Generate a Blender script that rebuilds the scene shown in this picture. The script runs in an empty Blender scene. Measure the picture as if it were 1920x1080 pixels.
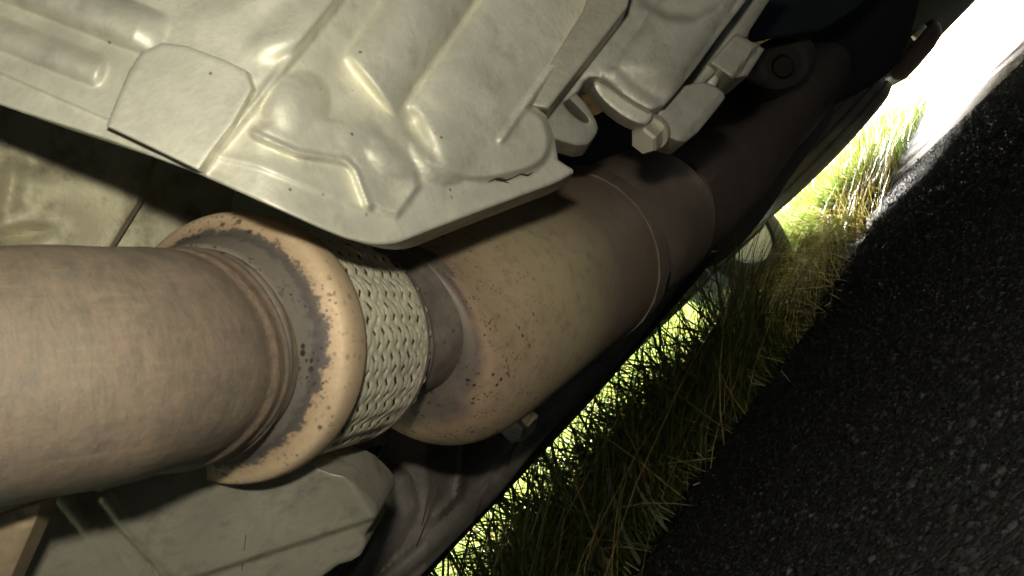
import bpy, bmesh, math, random
import numpy as np
from mathutils import Matrix, Vector
from mathutils.geometry import delaunay_2d_cdt

# ------------------------------------------------------------------ camera, world, sun, flash, exposure
sc = bpy.context.scene
col = sc.collection
F = 1800.0                                   # focal length in pixels of the 1920-wide photograph
ROLL, PITCH, YAW = math.radians(45), math.radians(8.9), math.radians(38.9)
CAM = np.array([0.0, 0.0, 0.12])             # the camera is held 12 cm above the road, under the car
fw = np.array([math.cos(YAW)*math.cos(PITCH), math.sin(YAW)*math.cos(PITCH), math.sin(PITCH)])
rt = np.array([math.sin(YAW), -math.cos(YAW), 0.0])
up = np.cross(rt, fw)
ix = math.cos(ROLL)*rt - math.sin(ROLL)*up
iy = math.sin(ROLL)*rt + math.cos(ROLL)*up
cd = bpy.data.cameras.new('camera')
cam = bpy.data.objects.new('camera', cd); col.objects.link(cam)
cam.matrix_world = Matrix(((ix[0], iy[0], -fw[0], CAM[0]), (ix[1], iy[1], -fw[1], CAM[1]),
                           (ix[2], iy[2], -fw[2], CAM[2]), (0, 0, 0, 1)))
cd.sensor_width = 36; cd.lens = 36*F/1920; cd.clip_start = 0.01; cd.clip_end = 600
cd.dof.use_dof = True; cd.dof.focus_distance = 0.75; cd.dof.aperture_fstop = 60
sc.camera = cam

w = bpy.data.worlds.new('World'); sc.world = w; w.use_nodes = True
nt = w.node_tree; nt.nodes.clear()
sky = nt.nodes.new('ShaderNodeTexSky'); sky.sky_type = 'NISHITA'; sky.sun_disc = False
bg = nt.nodes.new('ShaderNodeBackground'); wo = nt.nodes.new('ShaderNodeOutputWorld')
SUN_EL, SUN_AZ = math.radians(17), math.radians(31)     # azimuth from +X towards +Y (the verge side)
sky.sun_elevation = SUN_EL; sky.sun_rotation = math.radians(90) - SUN_AZ
sky.dust_density = 1.0
bg.inputs['Strength'].default_value = 0.09
nt.links.new(sky.outputs[0], bg.inputs[0]); nt.links.new(bg.outputs[0], wo.inputs[0])
sd = bpy.data.lights.new('sun', 'SUN'); sd.energy = 5.0; sd.angle = math.radians(7); sd.color = (1.0, .95, .86)
sun = bpy.data.objects.new('sun', sd); col.objects.link(sun)
sdir = Vector((math.cos(SUN_AZ)*math.cos(SUN_EL), math.sin(SUN_AZ)*math.cos(SUN_EL), math.sin(SUN_EL)))
sun.rotation_euler = sdir.to_track_quat('Z', 'Y').to_euler(); sun.location = (3, 6, 5)

def cw(x, y, z):                              # camera metres (right, down, forward) -> world
    x, y, z = np.asarray(x, float), np.asarray(y, float), np.asarray(z, float)
    return CAM + x[..., None]*ix - y[..., None]*iy + z[..., None]*fw
def px(x, y, d):                              # photo pixel + distance along the view axis -> world
    x, y, d = np.broadcast_arrays(np.asarray(x, float), np.asarray(y, float), np.asarray(d, float))
    return cw((x-960)/F*d, (y-540)/F*d, d)
def cm(x, y, d):                              # pixel + distance -> camera metres
    return np.array([(x-960)/F*d, (y-540)/F*d, d])

fl = bpy.data.lights.new('camera_flash', 'AREA')        # the photograph is lit by the camera's own flash
fl.shape = 'RECTANGLE'; fl.size = 0.016; fl.size_y = 0.009; fl.energy = 0.065; fl.color = (1.0, .95, .80)
flo = bpy.data.objects.new('camera_flash', fl); col.objects.link(flo)
fpos = cw(-0.006, -0.044, 0.0)
mw = cam.matrix_world.copy(); mw.translation = Vector(fpos); flo.matrix_world = mw

vs = sc.view_settings
vs.view_transform = 'Standard'; vs.look = 'None'; vs.exposure = 3.9; vs.gamma = 1.0; vs.use_curve_mapping = False
sc.cycles.max_bounces = 6

# ------------------------------------------------------------------ helpers
rng = np.random.default_rng(7)
random.seed(7)

def tag(o, label=None, cat=None, group=None, kind=None):
    if label: o['label'] = label
    if cat: o['category'] = cat
    if group: o['group'] = group
    if kind: o['kind'] = kind
    return o

def empty(name, loc, label, cat, group=None):
    o = bpy.data.objects.new(name, None); col.objects.link(o)
    o.location = Vector([float(v) for v in loc]); o.empty_display_size = .02
    bpy.context.view_layer.update()
    return tag(o, label, cat, group)

def link(name, me, mat, parent=None):
    o = bpy.data.objects.new(name, me); col.objects.link(o)
    if mat is not None and not me.materials: me.materials.append(mat)
    if parent is not None:
        o.parent = parent
        o.matrix_parent_inverse = parent.matrix_world.inverted()
    return o

def mesh(name, V, Fc, smooth=True, angle=None):
    me = bpy.data.meshes.new(name)
    me.from_pydata([tuple(map(float, v)) for v in np.asarray(V).reshape(-1, 3)], [], [tuple(int(i) for i in f) for f in Fc])
    me.update()
    if smooth:
        me.polygons.foreach_set('use_smooth', [True]*len(me.polygons))
        if angle is not None: me.set_sharp_from_angle(angle=math.radians(angle))
    return me

def fast_mesh(name, V, quads, smooth=True):
    V = np.asarray(V, np.float32).reshape(-1, 3); quads = np.asarray(quads, np.int32)
    me = bpy.data.meshes.new(name)
    me.vertices.add(len(V)); me.vertices.foreach_set('co', V.ravel())
    k = quads.shape[1]
    me.loops.add(quads.size); me.loops.foreach_set('vertex_index', quads.ravel())
    me.polygons.add(len(quads)); me.polygons.foreach_set('loop_start', np.arange(0, quads.size, k, dtype=np.int32))
    me.polygons.foreach_set('loop_total', np.full(len(quads), k, np.int32))
    if smooth: me.polygons.foreach_set('use_smooth', np.ones(len(quads), bool))
    me.update(calc_edges=True); me.validate()
    return me

def grid_quads(nr, nc, wrap=False):
    r = np.arange(nr-1)[:, None]; c = np.arange(nc if wrap else nc-1)[None, :]
    c2 = (c+1) % nc
    return np.stack([(r*nc+c), (r*nc+c2), ((r+1)*nc+c2), ((r+1)*nc+c)], -1).reshape(-1, 4)

def attr(me, name, vals):
    a = me.attributes.new(name, 'FLOAT', 'POINT'); a.data.foreach_set('value', np.asarray(vals, np.float32).ravel())

def sm(a, b, v):
    t = np.clip((v-a)/(b-a), 0, 1); return t*t*(3-2*t)

def seg_d(x, y, a, b):
    ax, ay = a; bx, by = b
    dx, dy = bx-ax, by-ay
    t = np.clip(((x-ax)*dx+(y-ay)*dy)/max(dx*dx+dy*dy, 1e-9), 0, 1)
    return np.hypot(x-ax-t*dx, y-ay-t*dy)

def line_d(x, y, pts):
    return np.min([seg_d(x, y, pts[i], pts[i+1]) for i in range(len(pts)-1)], 0)

def poly_sd(x, y, pts):
    d = np.full(np.shape(x), 1e9); ins = np.zeros(np.shape(x), bool)
    n = len(pts)
    for i in range(n):
        a, b = pts[i], pts[(i+1) % n]
        d = np.minimum(d, seg_d(x, y, a, b))
        if a[1] != b[1]:
            c = ((a[1] > y) != (b[1] > y)) & (x < (b[0]-a[0])*(y-a[1])/(b[1]-a[1])+a[0])
            ins ^= c
    return np.where(ins, -d, d)

def ridge(x, y, pts, half, hgt):               # rounded ridge along a polyline
    q = np.clip(line_d(x, y, pts)/half, 0, 1); return hgt*np.sqrt(np.maximum(0, 1-q*q))
def bump(x, y, c, rx, ry, ang, hgt):
    ca, sa = math.cos(math.radians(ang)), math.sin(math.radians(ang))
    u = ((x-c[0])*ca+(y-c[1])*sa)/rx; v = (-(x-c[0])*sa+(y-c[1])*ca)/ry
    return hgt*np.exp(-(u*u+v*v)*1.3)

def chaikin(pts, it=2, f=.25):
    p = np.array(pts, float)
    for _ in range(it):
        q = np.roll(p, -1, 0)
        p = np.stack([p*(1-f)+q*f, p*f+q*(1-f)], 1).reshape(-1, 2)
    return p

def resample(p, step):
    out = []
    n = len(p)
    for i in range(n):
        a, b = p[i], p[(i+1) % n]
        k = max(1, int(round(np.hypot(*(b-a))/step)))
        for j in range(k): out.append(a+(b-a)*j/k)
    return np.array(out)

def relief(name, pts, depth, mat, parent=None, h=None, thick=.02, edge=8, step=9, rnd=0, holes=(), hard=None):
    """A cast or pressed part: an outline, a relief h (pixels) over its face, a rounded rim of `edge` px and a real thickness (m)."""
    P = np.array(pts, float)
    if rnd: P = chaikin(P, rnd)
    P = resample(P, step*.7)
    H = [resample(chaikin(np.array(q, float), 2), step*.6) for q in holes]
    sets = [P]+H
    bpts = np.concatenate(sets)
    lo, hi = P.min(0), P.max(0)
    gx, gy = np.meshgrid(np.arange(lo[0], hi[0], step), np.arange(lo[1], hi[1], step*.87))
    gx[1::2] += step/2
    gx = gx.ravel(); gy = gy.ravel()
    d = poly_sd(gx, gy, P)
    for q in H: d = np.maximum(d, -poly_sd(gx, gy, q))
    ringp = []
    ed = [edge*.12, edge*.4, edge*1.05] if edge else []
    for s_ in [P]+H:
        t_ = np.roll(s_, -1, 0)-np.roll(s_, 1, 0); nn = np.stack([t_[:, 1], -t_[:, 0]], 1); nn /= np.maximum(np.linalg.norm(nn, axis=1), 1e-6)[:, None]
        for e_ in ed:
            for sg in (1, -1):
                q_ = s_+nn*e_*sg
                sdv = poly_sd(q_[:, 0], q_[:, 1], P)
                for hh_ in H: sdv = np.maximum(sdv, -poly_sd(q_[:, 0], q_[:, 1], hh_))
                ringp.append(q_[np.abs(sdv+e_) < e_*.04])
    k = d < -(edge*1.05+step*.35)
    gin = np.concatenate(ringp+[np.stack([gx[k], gy[k]], 1)])
    V2 = np.concatenate([bpts, gin])
    edges = []; o = 0; faces = []
    for s in sets:
        n = len(s); edges += [(o+i, o+(i+1) % n) for i in range(n)]; faces.append(list(range(o, o+n))); o += n
    vo, eo, fo, ov, oe, of = delaunay_2d_cdt([Vector(v) for v in V2], edges, [], 0, 1e-4)
    vo = np.array([(v.x, v.y) for v in vo])
    ctr = np.array([vo[list(f)].mean(0) for f in fo])
    inside = poly_sd(ctr[:, 0], ctr[:, 1], P) < 0
    for q in H: inside &= poly_sd(ctr[:, 0], ctr[:, 1], q) > 0
    tris = [f for f, k in zip(fo, inside) if k]
    x, y = vo[:, 0], vo[:, 1]
    dd = -poly_sd(x, y, P)
    for q in H: dd = np.minimum(dd, poly_sd(x, y, q))
    dd = np.maximum(dd, 0)
    hh = h(x, y) if h is not None else np.zeros(len(x))
    if edge:
        t = np.clip((edge-dd)/edge, 0, 1); hh = hh-edge*(1-np.sqrt(np.maximum(0, 1-t*t)))
    dep = depth(x, y) if callable(depth) else np.full(len(x), float(depth))
    dep = dep-hh*dep/F
    front = px(x, y, dep)
    # skirt: edges used once
    cnt = {}
    for f in tris:
        for i in range(3):
            a, b = f[i], f[(i+1) % 3]; cnt[(a, b)] = 1
    border = [(a, b) for (a, b) in cnt if (b, a) not in cnt]
    bv = sorted({a for e in border for a in e}); ind = {v: len(front)+i for i, v in enumerate(bv)}
    back = front[bv] + fw*thick
    V = np.concatenate([front, back])
    Fc = [tuple(f) for f in tris] + [(b, a, ind[a], ind[b]) for a, b in border]
    me = mesh(name, V, Fc, True, 38)
    bm = bmesh.new(); bm.from_mesh(me)
    bmesh.ops.recalc_face_normals(bm, faces=bm.faces)
    bm.to_mesh(me); bm.free()
    # make sure the face looks at the camera
    if tris:
        f0 = me.polygons[0]
        if np.dot(np.array(f0.normal), CAM-np.array(f0.center)) < 0: me.flip_normals()
    return link(name, me, mat, parent)

def smooth_path(pts, n):
    p = np.array(pts, float); m = len(p)
    t = np.zeros(m); t[1:] = np.cumsum(np.linalg.norm(np.diff(p[:, :3], axis=0), axis=1))
    T = np.linspace(0, t[-1], n)
    # Catmull-Rom tangents
    dv = np.gradient(p, t, axis=0)
    out = np.zeros((n, p.shape[1]))
    for i, tt in enumerate(T):
        k = min(max(np.searchsorted(t, tt)-1, 0), m-2)
        L = t[k+1]-t[k]; s = (tt-t[k])/L
        h00 = 2*s**3-3*s**2+1; h10 = s**3-2*s**2+s; h01 = -2*s**3+3*s**2; h11 = s**3-s**2
        out[i] = h00*p[k]+h10*L*dv[k]+h01*p[k+1]+h11*L*dv[k+1]
    return out

def frames(path):
    tg = np.gradient(path, axis=0); tg /= np.linalg.norm(tg, axis=1)[:, None]
    ref = np.array([0, 0, 1.0]) if abs(tg[0][2]) < .9 else np.array([1.0, 0, 0])
    N = []; n = ref-np.dot(ref, tg[0])*tg[0]; n /= np.linalg.norm(n)
    for t in tg:
        n = n-np.dot(n, t)*t; n /= np.linalg.norm(n); N.append(n.copy())
    N = np.array(N); B = np.cross(tg, N)
    return tg, N, B

def tube(name, path, rad, mat, parent=None, n=64, caps=True, angle=40, wob=0.0, seed=0):
    """Surface of revolution along a world-space path."""
    path = np.asarray(path, float); rad = np.broadcast_to(np.asarray(rad, float), (len(path),))
    tg, N, B = frames(path)
    th = np.linspace(0, 2*math.pi, n, endpoint=False)
    r = rad[:, None]*np.ones(n)[None]
    if wob:
        g = np.random.default_rng(seed)
        s = np.linspace(0, 1, len(path))[:, None]
        for k in range(6):
            r = r*(1+wob*g.normal()*np.sin(th[None]*(k+1)+s*g.normal()*9+g.random()*6))
    V = path[:, None]+r[..., None]*(np.cos(th)[None, :, None]*N[:, None]+np.sin(th)[None, :, None]*B[:, None])
    Fc = grid_quads(len(path), n, True).tolist()
    m = len(path)
    if caps: Fc += [list(range(n))[::-1], [(m-1)*n+i for i in range(n)]]
    me = mesh(name, V, Fc, True, angle)
    s = np.repeat(np.linspace(0, 1, m), n); attr(me, 'axial', s)
    attr(me, 'around', np.tile(th/(2*math.pi), m))
    bm = bmesh.new(); bm.from_mesh(me); bmesh.ops.recalc_face_normals(bm, faces=bm.faces); bm.to_mesh(me); bm.free()
    return link(name, me, mat, parent)

def revolve(name, a, b, prof, mat, parent=None, n=64, angle=35, caps=True):
    """Lathe about the straight axis a->b; prof = [(distance along the axis in m, radius)]."""
    a, b = np.asarray(a, float), np.asarray(b, float)
    t = (b-a)/np.linalg.norm(b-a)
    ref = np.array([0, 0, 1.0]) if abs(t[2]) < .9 else np.array([1.0, 0, 0])
    u = ref-np.dot(ref, t)*t; u /= np.linalg.norm(u); v = np.cross(t, u)
    th = np.linspace(0, 2*math.pi, n, endpoint=False)
    pr = np.array(prof)
    V = a+pr[:, 0][:, None, None]*t+pr[:, 1][:, None, None]*(np.cos(th)[None, :, None]*u+np.sin(th)[None, :, None]*v)
    Fc = grid_quads(len(pr), n, True).tolist()
    if caps: Fc += [list(range(n))[::-1], [(len(pr)-1)*n+i for i in range(n)]]
    me = mesh(name, V, Fc, True, angle)
    L = pr[-1, 0]-pr[0, 0]
    attr(me, 'axial', np.repeat((pr[:, 0]-pr[0, 0])/(L if L else 1), n))
    bm = bmesh.new(); bm.from_mesh(me); bmesh.ops.recalc_face_normals(bm, faces=bm.faces); bm.to_mesh(me); bm.free()
    return link(name, me, mat, parent)

def box(name, lo, hi, mat, parent=None, bevel=.01, seg=2):
    bm = bmesh.new(); bmesh.ops.create_cube(bm, size=1)
    lo, hi = np.array(lo, float), np.array(hi, float)
    for v in bm.verts: v.co = Vector(lo+(np.array(v.co)+.5)*(hi-lo))
    if bevel: bmesh.ops.bevel(bm, geom=bm.edges[:], offset=bevel, segments=seg, affect='EDGES', profile=.5)
    me = bpy.data.meshes.new(name); bm.to_mesh(me); bm.free()
    me.polygons.foreach_set('use_smooth', [True]*len(me.polygons)); me.set_sharp_from_angle(angle=math.radians(30))
    return link(name, me, mat, parent)

# ------------------------------------------------------------------ materials
def mat(name): 
    m = bpy.data.materials.new(name); m.use_nodes = True
    n = m.node_tree; b = n.nodes['Principled BSDF']
    return m, n, b
def N(n, t, **kw):
    o = n.nodes.new(t)
    for k, v in kw.items():
        if k in o.inputs: o.inputs[k].default_value = v
        else: setattr(o, k, v)
    return o
def ramp(n, fac, stops):
    r = n.nodes.new('ShaderNodeValToRGB')
    e = r.color_ramp.elements
    while len(e) < len(stops): e.new(.5)
    for q, (p, c) in zip(e, stops):
        q.position = p; q.color = (c if len(c) == 4 else (*c, 1)) if hasattr(c, '__len__') else (c, c, c, 1)
    n.links.new(fac, r.inputs[0]); return r.outputs[0]
def noise(n, co, scale, detail=6, rough=.6, dist=0):
    o = N(n, 'ShaderNodeTexNoise', Scale=scale, Detail=detail, Roughness=rough, Distortion=dist)
    n.links.new(co, o.inputs['Vector']); return o.outputs['Fac']
def mix(n, fac, a, b, blend='MIX'):
    o = n.nodes.new('ShaderNodeMix'); o.data_type = 'RGBA'; o.blend_type = blend
    for s, v in ((o.inputs[0], fac), (o.inputs[6], a), (o.inputs[7], b)):
        if hasattr(v, 'is_linked'): n.links.new(v, s)
        elif hasattr(v, '__len__'): s.default_value = (*v, 1) if len(v) == 3 else v
        else: s.default_value = v
    return o.outputs[2]
def math_(n, op, a, b=0.0):
    o = n.nodes.new('ShaderNodeMath'); o.operation = op
    for s, v in ((o.inputs[0], a), (o.inputs[1], b)):
        if hasattr(v, 'is_linked'): n.links.new(v, s)
        else: s.default_value = v
    return o.outputs[0]
def bumpn(n, b, hgt, strength, dist):
    o = N(n, 'ShaderNodeBump', Strength=strength, Distance=dist)
    n.links.new(hgt, o.inputs['Height']); n.links.new(o.outputs[0], b.inputs['Normal'])
def coords(n):
    return n.nodes.new('ShaderNodeNewGeometry').outputs['Position']

def cast_metal(name, c, metallic=.5, rough=.6, dirt=(.12, .10, .07), speck=.5, stain=.3):
    m, n, b = mat(name); co = coords(n)
    big = noise(n, co, 22, 5, .6); fine = noise(n, co, 420, 4, .6); mid = noise(n, co, 90, 6, .65)
    base = ramp(n, big, [(.3, tuple(v*.72 for v in c)), (.55, c), (.75, tuple(min(1, v*1.13) for v in c))])
    base = mix(n, math_(n, 'MULTIPLY', ramp(n, mid, [(.5, 0.0), (.75, 1.0)]), stain), base, dirt)
    vo = N(n, 'ShaderNodeTexVoronoi', Scale=110.0); n.links.new(co, vo.inputs['Vector'])
    sp = ramp(n, vo.outputs['Distance'], [(.035, 1.0), (.075, 0.0)])
    gate = ramp(n, noise(n, co, 40, 3), [(.46, 0.0), (.54, 1.0)])
    sp = math_(n, 'MULTIPLY', math_(n, 'MULTIPLY', sp, gate), speck)
    base = mix(n, sp, base, (.03, .025, .02))
    n.links.new(base, b.inputs['Base Color'])
    b.inputs['Metallic'].default_value = metallic
    n.links.new(ramp(n, mid, [(.3, rough-.08), (.7, rough+.14)]), b.inputs['Roughness'])
    bumpn(n, b, math_(n, 'ADD', math_(n, 'MULTIPLY', fine, .5), mid), .45, .0007)
    return m

ALU = cast_metal('cast_aluminium', (.72, .70, .575), metallic=.5, rough=.6, speck=.8, stain=.42)
ALU_D = cast_metal('dirty_cast_aluminium', (.52, .49, .38), rough=.55, stain=.6, speck=.8)
ALU_B = cast_metal('dull_bracket_aluminium', (.43, .415, .345), rough=.52, stain=.5, speck=.8)
STEEL_P = cast_metal('plain_grey_steel', (.40, .38, .30), rough=.45, speck=.6)

def rusty(name, cols, rough=.7, scale=1.0, metallic=.25, spots=.0):
    m, n, b = mat(name); co = coords(n)
    a = noise(n, co, 30*scale, 8, .68); c = noise(n, co, 160*scale, 6, .7); f = noise(n, co, 900*scale, 3, .6)
    k = math_(n, 'ADD', math_(n, 'MULTIPLY', a, .6), math_(n, 'MULTIPLY', c, .4))
    base = ramp(n, k, [(.32+i*.36/(len(cols)-1), q) for i, q in enumerate(cols)])
    base = mix(n, ramp(n, f, [(.55, 0.0), (.8, .35)]), base, tuple(v*.5 for v in cols[0]))
    if spots:
        vo = N(n, 'ShaderNodeTexVoronoi', Scale=240.0); n.links.new(co, vo.inputs['Vector'])
        s = math_(n, 'MULTIPLY', ramp(n, vo.outputs['Distance'], [(.16, 1.0), (.26, 0.0)]), ramp(n, noise(n, co, 45, 3), [(.52, 0.0), (.66, spots)]))
        base = mix(n, s, base, (.03, .02, .025))
    n.links.new(base, b.inputs['Base Color'])
    b.inputs['Metallic'].default_value = metallic
    n.links.new(ramp(n, c, [(.3, rough-.1), (.7, rough+.12)]), b.inputs['Roughness'])
    bumpn(n, b, math_(n, 'ADD', c, math_(n, 'MULTIPLY', f, .4)), .35, .0006)
    return m
def pipe_mat():
    m, n, b = mat('weathered_pipe_steel'); co = coords(n)
    ax = n.nodes.new('ShaderNodeAttribute'); ax.attribute_name = 'axial'
    a = noise(n, co, 34, 6, .62); c = noise(n, co, 120, 6, .7); f = noise(n, co, 480, 5, .75); g = noise(n, co, 1500, 2, .6)
    base = ramp(n, a, [(.30, (.205, .180, .135)), (.44, (.265, .230, .165)), (.56, (.245, .205, .155)), (.70, (.32, .26, .18))])
    base = mix(n, ramp(n, c, [(.44, 0.0), (.66, .5)]), base, (.345, .262, .19))
    base = mix(n, ramp(n, c, [(.28, .6), (.46, 0.0)]), base, (.17, .15, .13))
    arn = n.nodes.new('ShaderNodeAttribute'); arn.attribute_name = 'around'
    cv = n.nodes.new('ShaderNodeCombineXYZ'); n.links.new(math_(n, 'MULTIPLY', ax.outputs['Fac'], 40.0), cv.inputs[0]); n.links.new(math_(n, 'MULTIPLY', arn.outputs['Fac'], 9.0), cv.inputs[1])
    stv = noise(n, cv.outputs[0], 2.0, 7, .7, 1.2)
    base = mix(n, ramp(n, stv, [(.46, 0.0), (.66, .45)]), base, (.15, .13, .105))
    cv2 = n.nodes.new('ShaderNodeCombineXYZ'); n.links.new(math_(n, 'MULTIPLY', ax.outputs['Fac'], 5.0), cv2.inputs[0]); n.links.new(math_(n, 'MULTIPLY', arn.outputs['Fac'], 60.0), cv2.inputs[1])
    base = mix(n, ramp(n, noise(n, cv2.outputs[0], 1.0, 6, .65, .6), [(.56, 0.0), (.68, .4)]), base, (.39, .32, .22))
    band = ramp(n, math_(n, 'ADD', ax.outputs['Fac'], math_(n, 'MULTIPLY', math_(n, 'SUBTRACT', f, .5), .10)), [(.78, 0.0), (.83, .8), (.87, .6), (.91, 0.0)])
    base = mix(n, math_(n, 'MULTIPLY', band, ramp(n, f, [(.40, 0.0), (.58, 1.0)])), base, (.46, .33, .22))
    base = mix(n, ramp(n, f, [(.5, 0.0), (.72, .35)]), base, (.37, .30, .21))
    base = mix(n, ramp(n, g, [(.55, 0.0), (.8, .3)]), base, (.12, .10, .085))
    base = mix(n, 1.0, base, (.72, .675, .655), 'MULTIPLY')
    n.links.new(base, b.inputs['Base Color']); b.inputs['Metallic'].default_value = .15
    n.links.new(ramp(n, c, [(.3, .58), (.7, .8)]), b.inputs['Roughness'])
    bumpn(n, b, math_(n, 'ADD', f, math_(n, 'MULTIPLY', c, .6)), .35, .0006)
    return m
PIPE = pipe_mat()
COLLAR_D = rusty('sooty_collar_steel', [(.09, .075, .068), (.16, .13, .105), (.24, .195, .15)], spots=.9)
def collar_mat():
    m, n, b = mat('sooty_to_tan_collar_steel'); co = coords(n)
    ax = n.nodes.new('ShaderNodeAttribute'); ax.attribute_name = 'axial'
    a = noise(n, co, 60, 5, .6); f = noise(n, co, 330, 5, .7)
    k = math_(n, 'ADD', ax.outputs['Fac'], math_(n, 'ADD', math_(n, 'MULTIPLY', math_(n, 'SUBTRACT', a, .5), .14), math_(n, 'MULTIPLY', math_(n, 'SUBTRACT', f, .5), .26)))
    base = ramp(n, k, [(.0, (.22, .19, .145)), (.18, (.20, .175, .14)), (.30, (.17, .148, .125)), (.38, (.095, .083, .076)), (.44, (.12, .10, .08)), (.48, (.42, .30, .185)), (.60, (.52, .39, .245)), (1.0, (.47, .345, .22))])
    base = mix(n, ramp(n, f, [(.5, 0.0), (.7, .45)]), base, (.16, .12, .10), 'MULTIPLY') if False else base
    vo = N(n, 'ShaderNodeTexVoronoi', Scale=260.0); n.links.new(co, vo.inputs['Vector'])
    near = ramp(n, ax.outputs['Fac'], [(.4, 1.0), (.62, .55), (.9, .12)])
    s_ = math_(n, 'MULTIPLY', ramp(n, vo.outputs['Distance'], [(.20, 1.0), (.30, 0.0)]), math_(n, 'MULTIPLY', near, ramp(n, noise(n, co, 70, 3), [(.50, 0.0), (.60, 1.0)])))
    base = mix(n, s_, base, (.04, .028, .03))
    v2 = N(n, 'ShaderNodeTexVoronoi', Scale=620.0); n.links.new(co, v2.inputs['Vector'])
    s2 = math_(n, 'MULTIPLY', ramp(n, v2.outputs['Distance'], [(.22, 1.0), (.36, 0.0)]), math_(n, 'MULTIPLY', near, ramp(n, noise(n, co, 110, 4, .7), [(.48, 0.0), (.60, .9)])))
    base = mix(n, s2, base, (.05, .036, .036))
    n.links.new(base, b.inputs['Base Color']); b.inputs['Metallic'].default_value = .2
    b.inputs['Roughness'].default_value = .6
    bumpn(n, b, f, .3, .0006)
    return m
COLLAR = collar_mat()
RUSTY_D = rusty('brown_far_pipe_steel', [(.06, .043, .033), (.10, .07, .052), (.14, .10, .07)], rough=.75)
BELT = rusty('brown_grey_shell_steel', [(.12, .095, .075), (.165, .13, .10), (.21, .165, .12)], rough=.6, spots=.3)

def cat_mat():
    m, n, b = mat('tinted_falloff_converter_steel'); co = coords(n)
    ax = n.nodes.new('ShaderNodeAttribute'); ax.attribute_name = 'axial'
    a = noise(n, co, 26, 6, .6); c = noise(n, co, 150, 6, .65)
    k = math_(n, 'ADD', ax.outputs['Fac'], math_(n, 'MULTIPLY', math_(n, 'SUBTRACT', a, .5), .2))
    base = ramp(n, k, [(.0, (.12, .10, .085)), (.03, (.17, .14, .115)), (.06, (.20, .155, .125)), (.11, (.47, .33, .215)), (.32, (.52, .40, .25)), (.46, (.54, .45, .27)),
                       (.58, (.42, .34, .21)), (.70, (.25, .19, .135)), (1.0, (.20, .155, .11))])  # heat tint, with the far half darkened to stand for flash falloff
    base = mix(n, math_(n, 'MULTIPLY', ramp(n, c, [(.5, 0.0), (.72, 1.0)]), .45), base, (.19, .125, .105))
    vo = N(n, 'ShaderNodeTexVoronoi', Scale=230.0); n.links.new(co, vo.inputs['Vector'])
    near = ramp(n, k, [(.20, 1.0), (.5, .05)])
    s = math_(n, 'MULTIPLY', ramp(n, vo.outputs['Distance'], [(.15, 1.0), (.25, 0.0)]), math_(n, 'MULTIPLY', near, ramp(n, noise(n, co, 60, 3), [(.47, 0.0), (.6, .9)])))
    base = mix(n, s, base, (.03, .02, .03))
    v2 = N(n, 'ShaderNodeTexVoronoi', Scale=620.0); n.links.new(co, v2.inputs['Vector'])
    s2 = math_(n, 'MULTIPLY', ramp(n, v2.outputs['Distance'], [(.22, 1.0), (.36, 0.0)]), math_(n, 'MULTIPLY', near, ramp(n, noise(n, co, 110, 4, .7), [(.48, 0.0), (.60, .9)])))
    base = mix(n, s2, base, (.05, .036, .036))
    n.links.new(base, b.inputs['Base Color']); b.inputs['Metallic'].default_value = .3
    n.links.new(ramp(n, c, [(.3, .48), (.7, .68)]), b.inputs['Roughness'])
    bumpn(n, b, c, .2, .0006)
    return m
CAT = cat_mat()

def plain(name, c, rough=.6, metallic=0, bump_s=.3, scale=120, var=.35, bd=.001):
    m, n, b = mat(name); co = coords(n)
    a = noise(n, co, scale*.12, 6, .65); f = noise(n, co, scale, 5, .65)
    base = ramp(n, a, [(.3, tuple(v*(1-var) for v in c)), (.7, tuple(v*(1+var) for v in c))])
    n.links.new(base, b.inputs['Base Color']); b.inputs['Roughness'].default_value = rough; b.inputs['Metallic'].default_value = metallic
    bumpn(n, b, f, bump_s, bd)
    return m
BRAID = plain('woven_steel_wire', (.80, .75, .56), .48, .4, .25, 600, .22, .0003)
BELLOWS = plain('dull_brass_bellows', (.16, .115, .045), .4, .6)
BLACKPAINT = plain('black_chassis_paint', (.045, .041, .038), .55, 0, .5, 150, .5)
GREYPAINT = plain('worn_dark_subframe_paint', (.17, .148, .125), .55, 0, .6, 220, .5)
UNDERSEAL = plain('black_underseal', (.018, .018, .018), .7, 0, .8, 80, .4, .003)
BLUEPAINT = plain('dark_blue_grey_panel', (.022, .026, .032), .6)
RUBBER = plain('tyre_rubber', (.045, .042, .038), .7, 0, .4, 200, .3)
LITRUBBER = plain('dusty_lit_tyre_tread', (.30, .27, .22), .8, 0, .4, 200, .3)  # dust tone raised to stand in for daylight on the tread
BROWNBOX = plain('brown_black_painted_steel', (.040, .026, .022), .6)
DARKBOLT = plain('rust_black_bolt', (.030, .019, .014), .95)
DARKBOLT.node_tree.nodes['Principled BSDF'].inputs['Specular IOR Level'].default_value = .1
BUSH = plain('dirty_rubber_bush', (.045, .040, .035), .75)
RIM = plain('pale_silver_rim', (.85, .85, .84), .45, 0, .1, 60, .06)
CRACK = plain('black_crevice_dirt', (.02, .017, .014), .9)
TANBR = rusty('tan_bracket_steel', [(.30, .22, .15), (.40, .30, .19), (.44, .38, .26)], spots=.3)
SHIELD = cast_metal('dull_heat_shield_sheet', (.50, .46, .31), metallic=.3, rough=.6, stain=.7, dirt=(.12, .08, .05), speck=.3)

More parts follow.
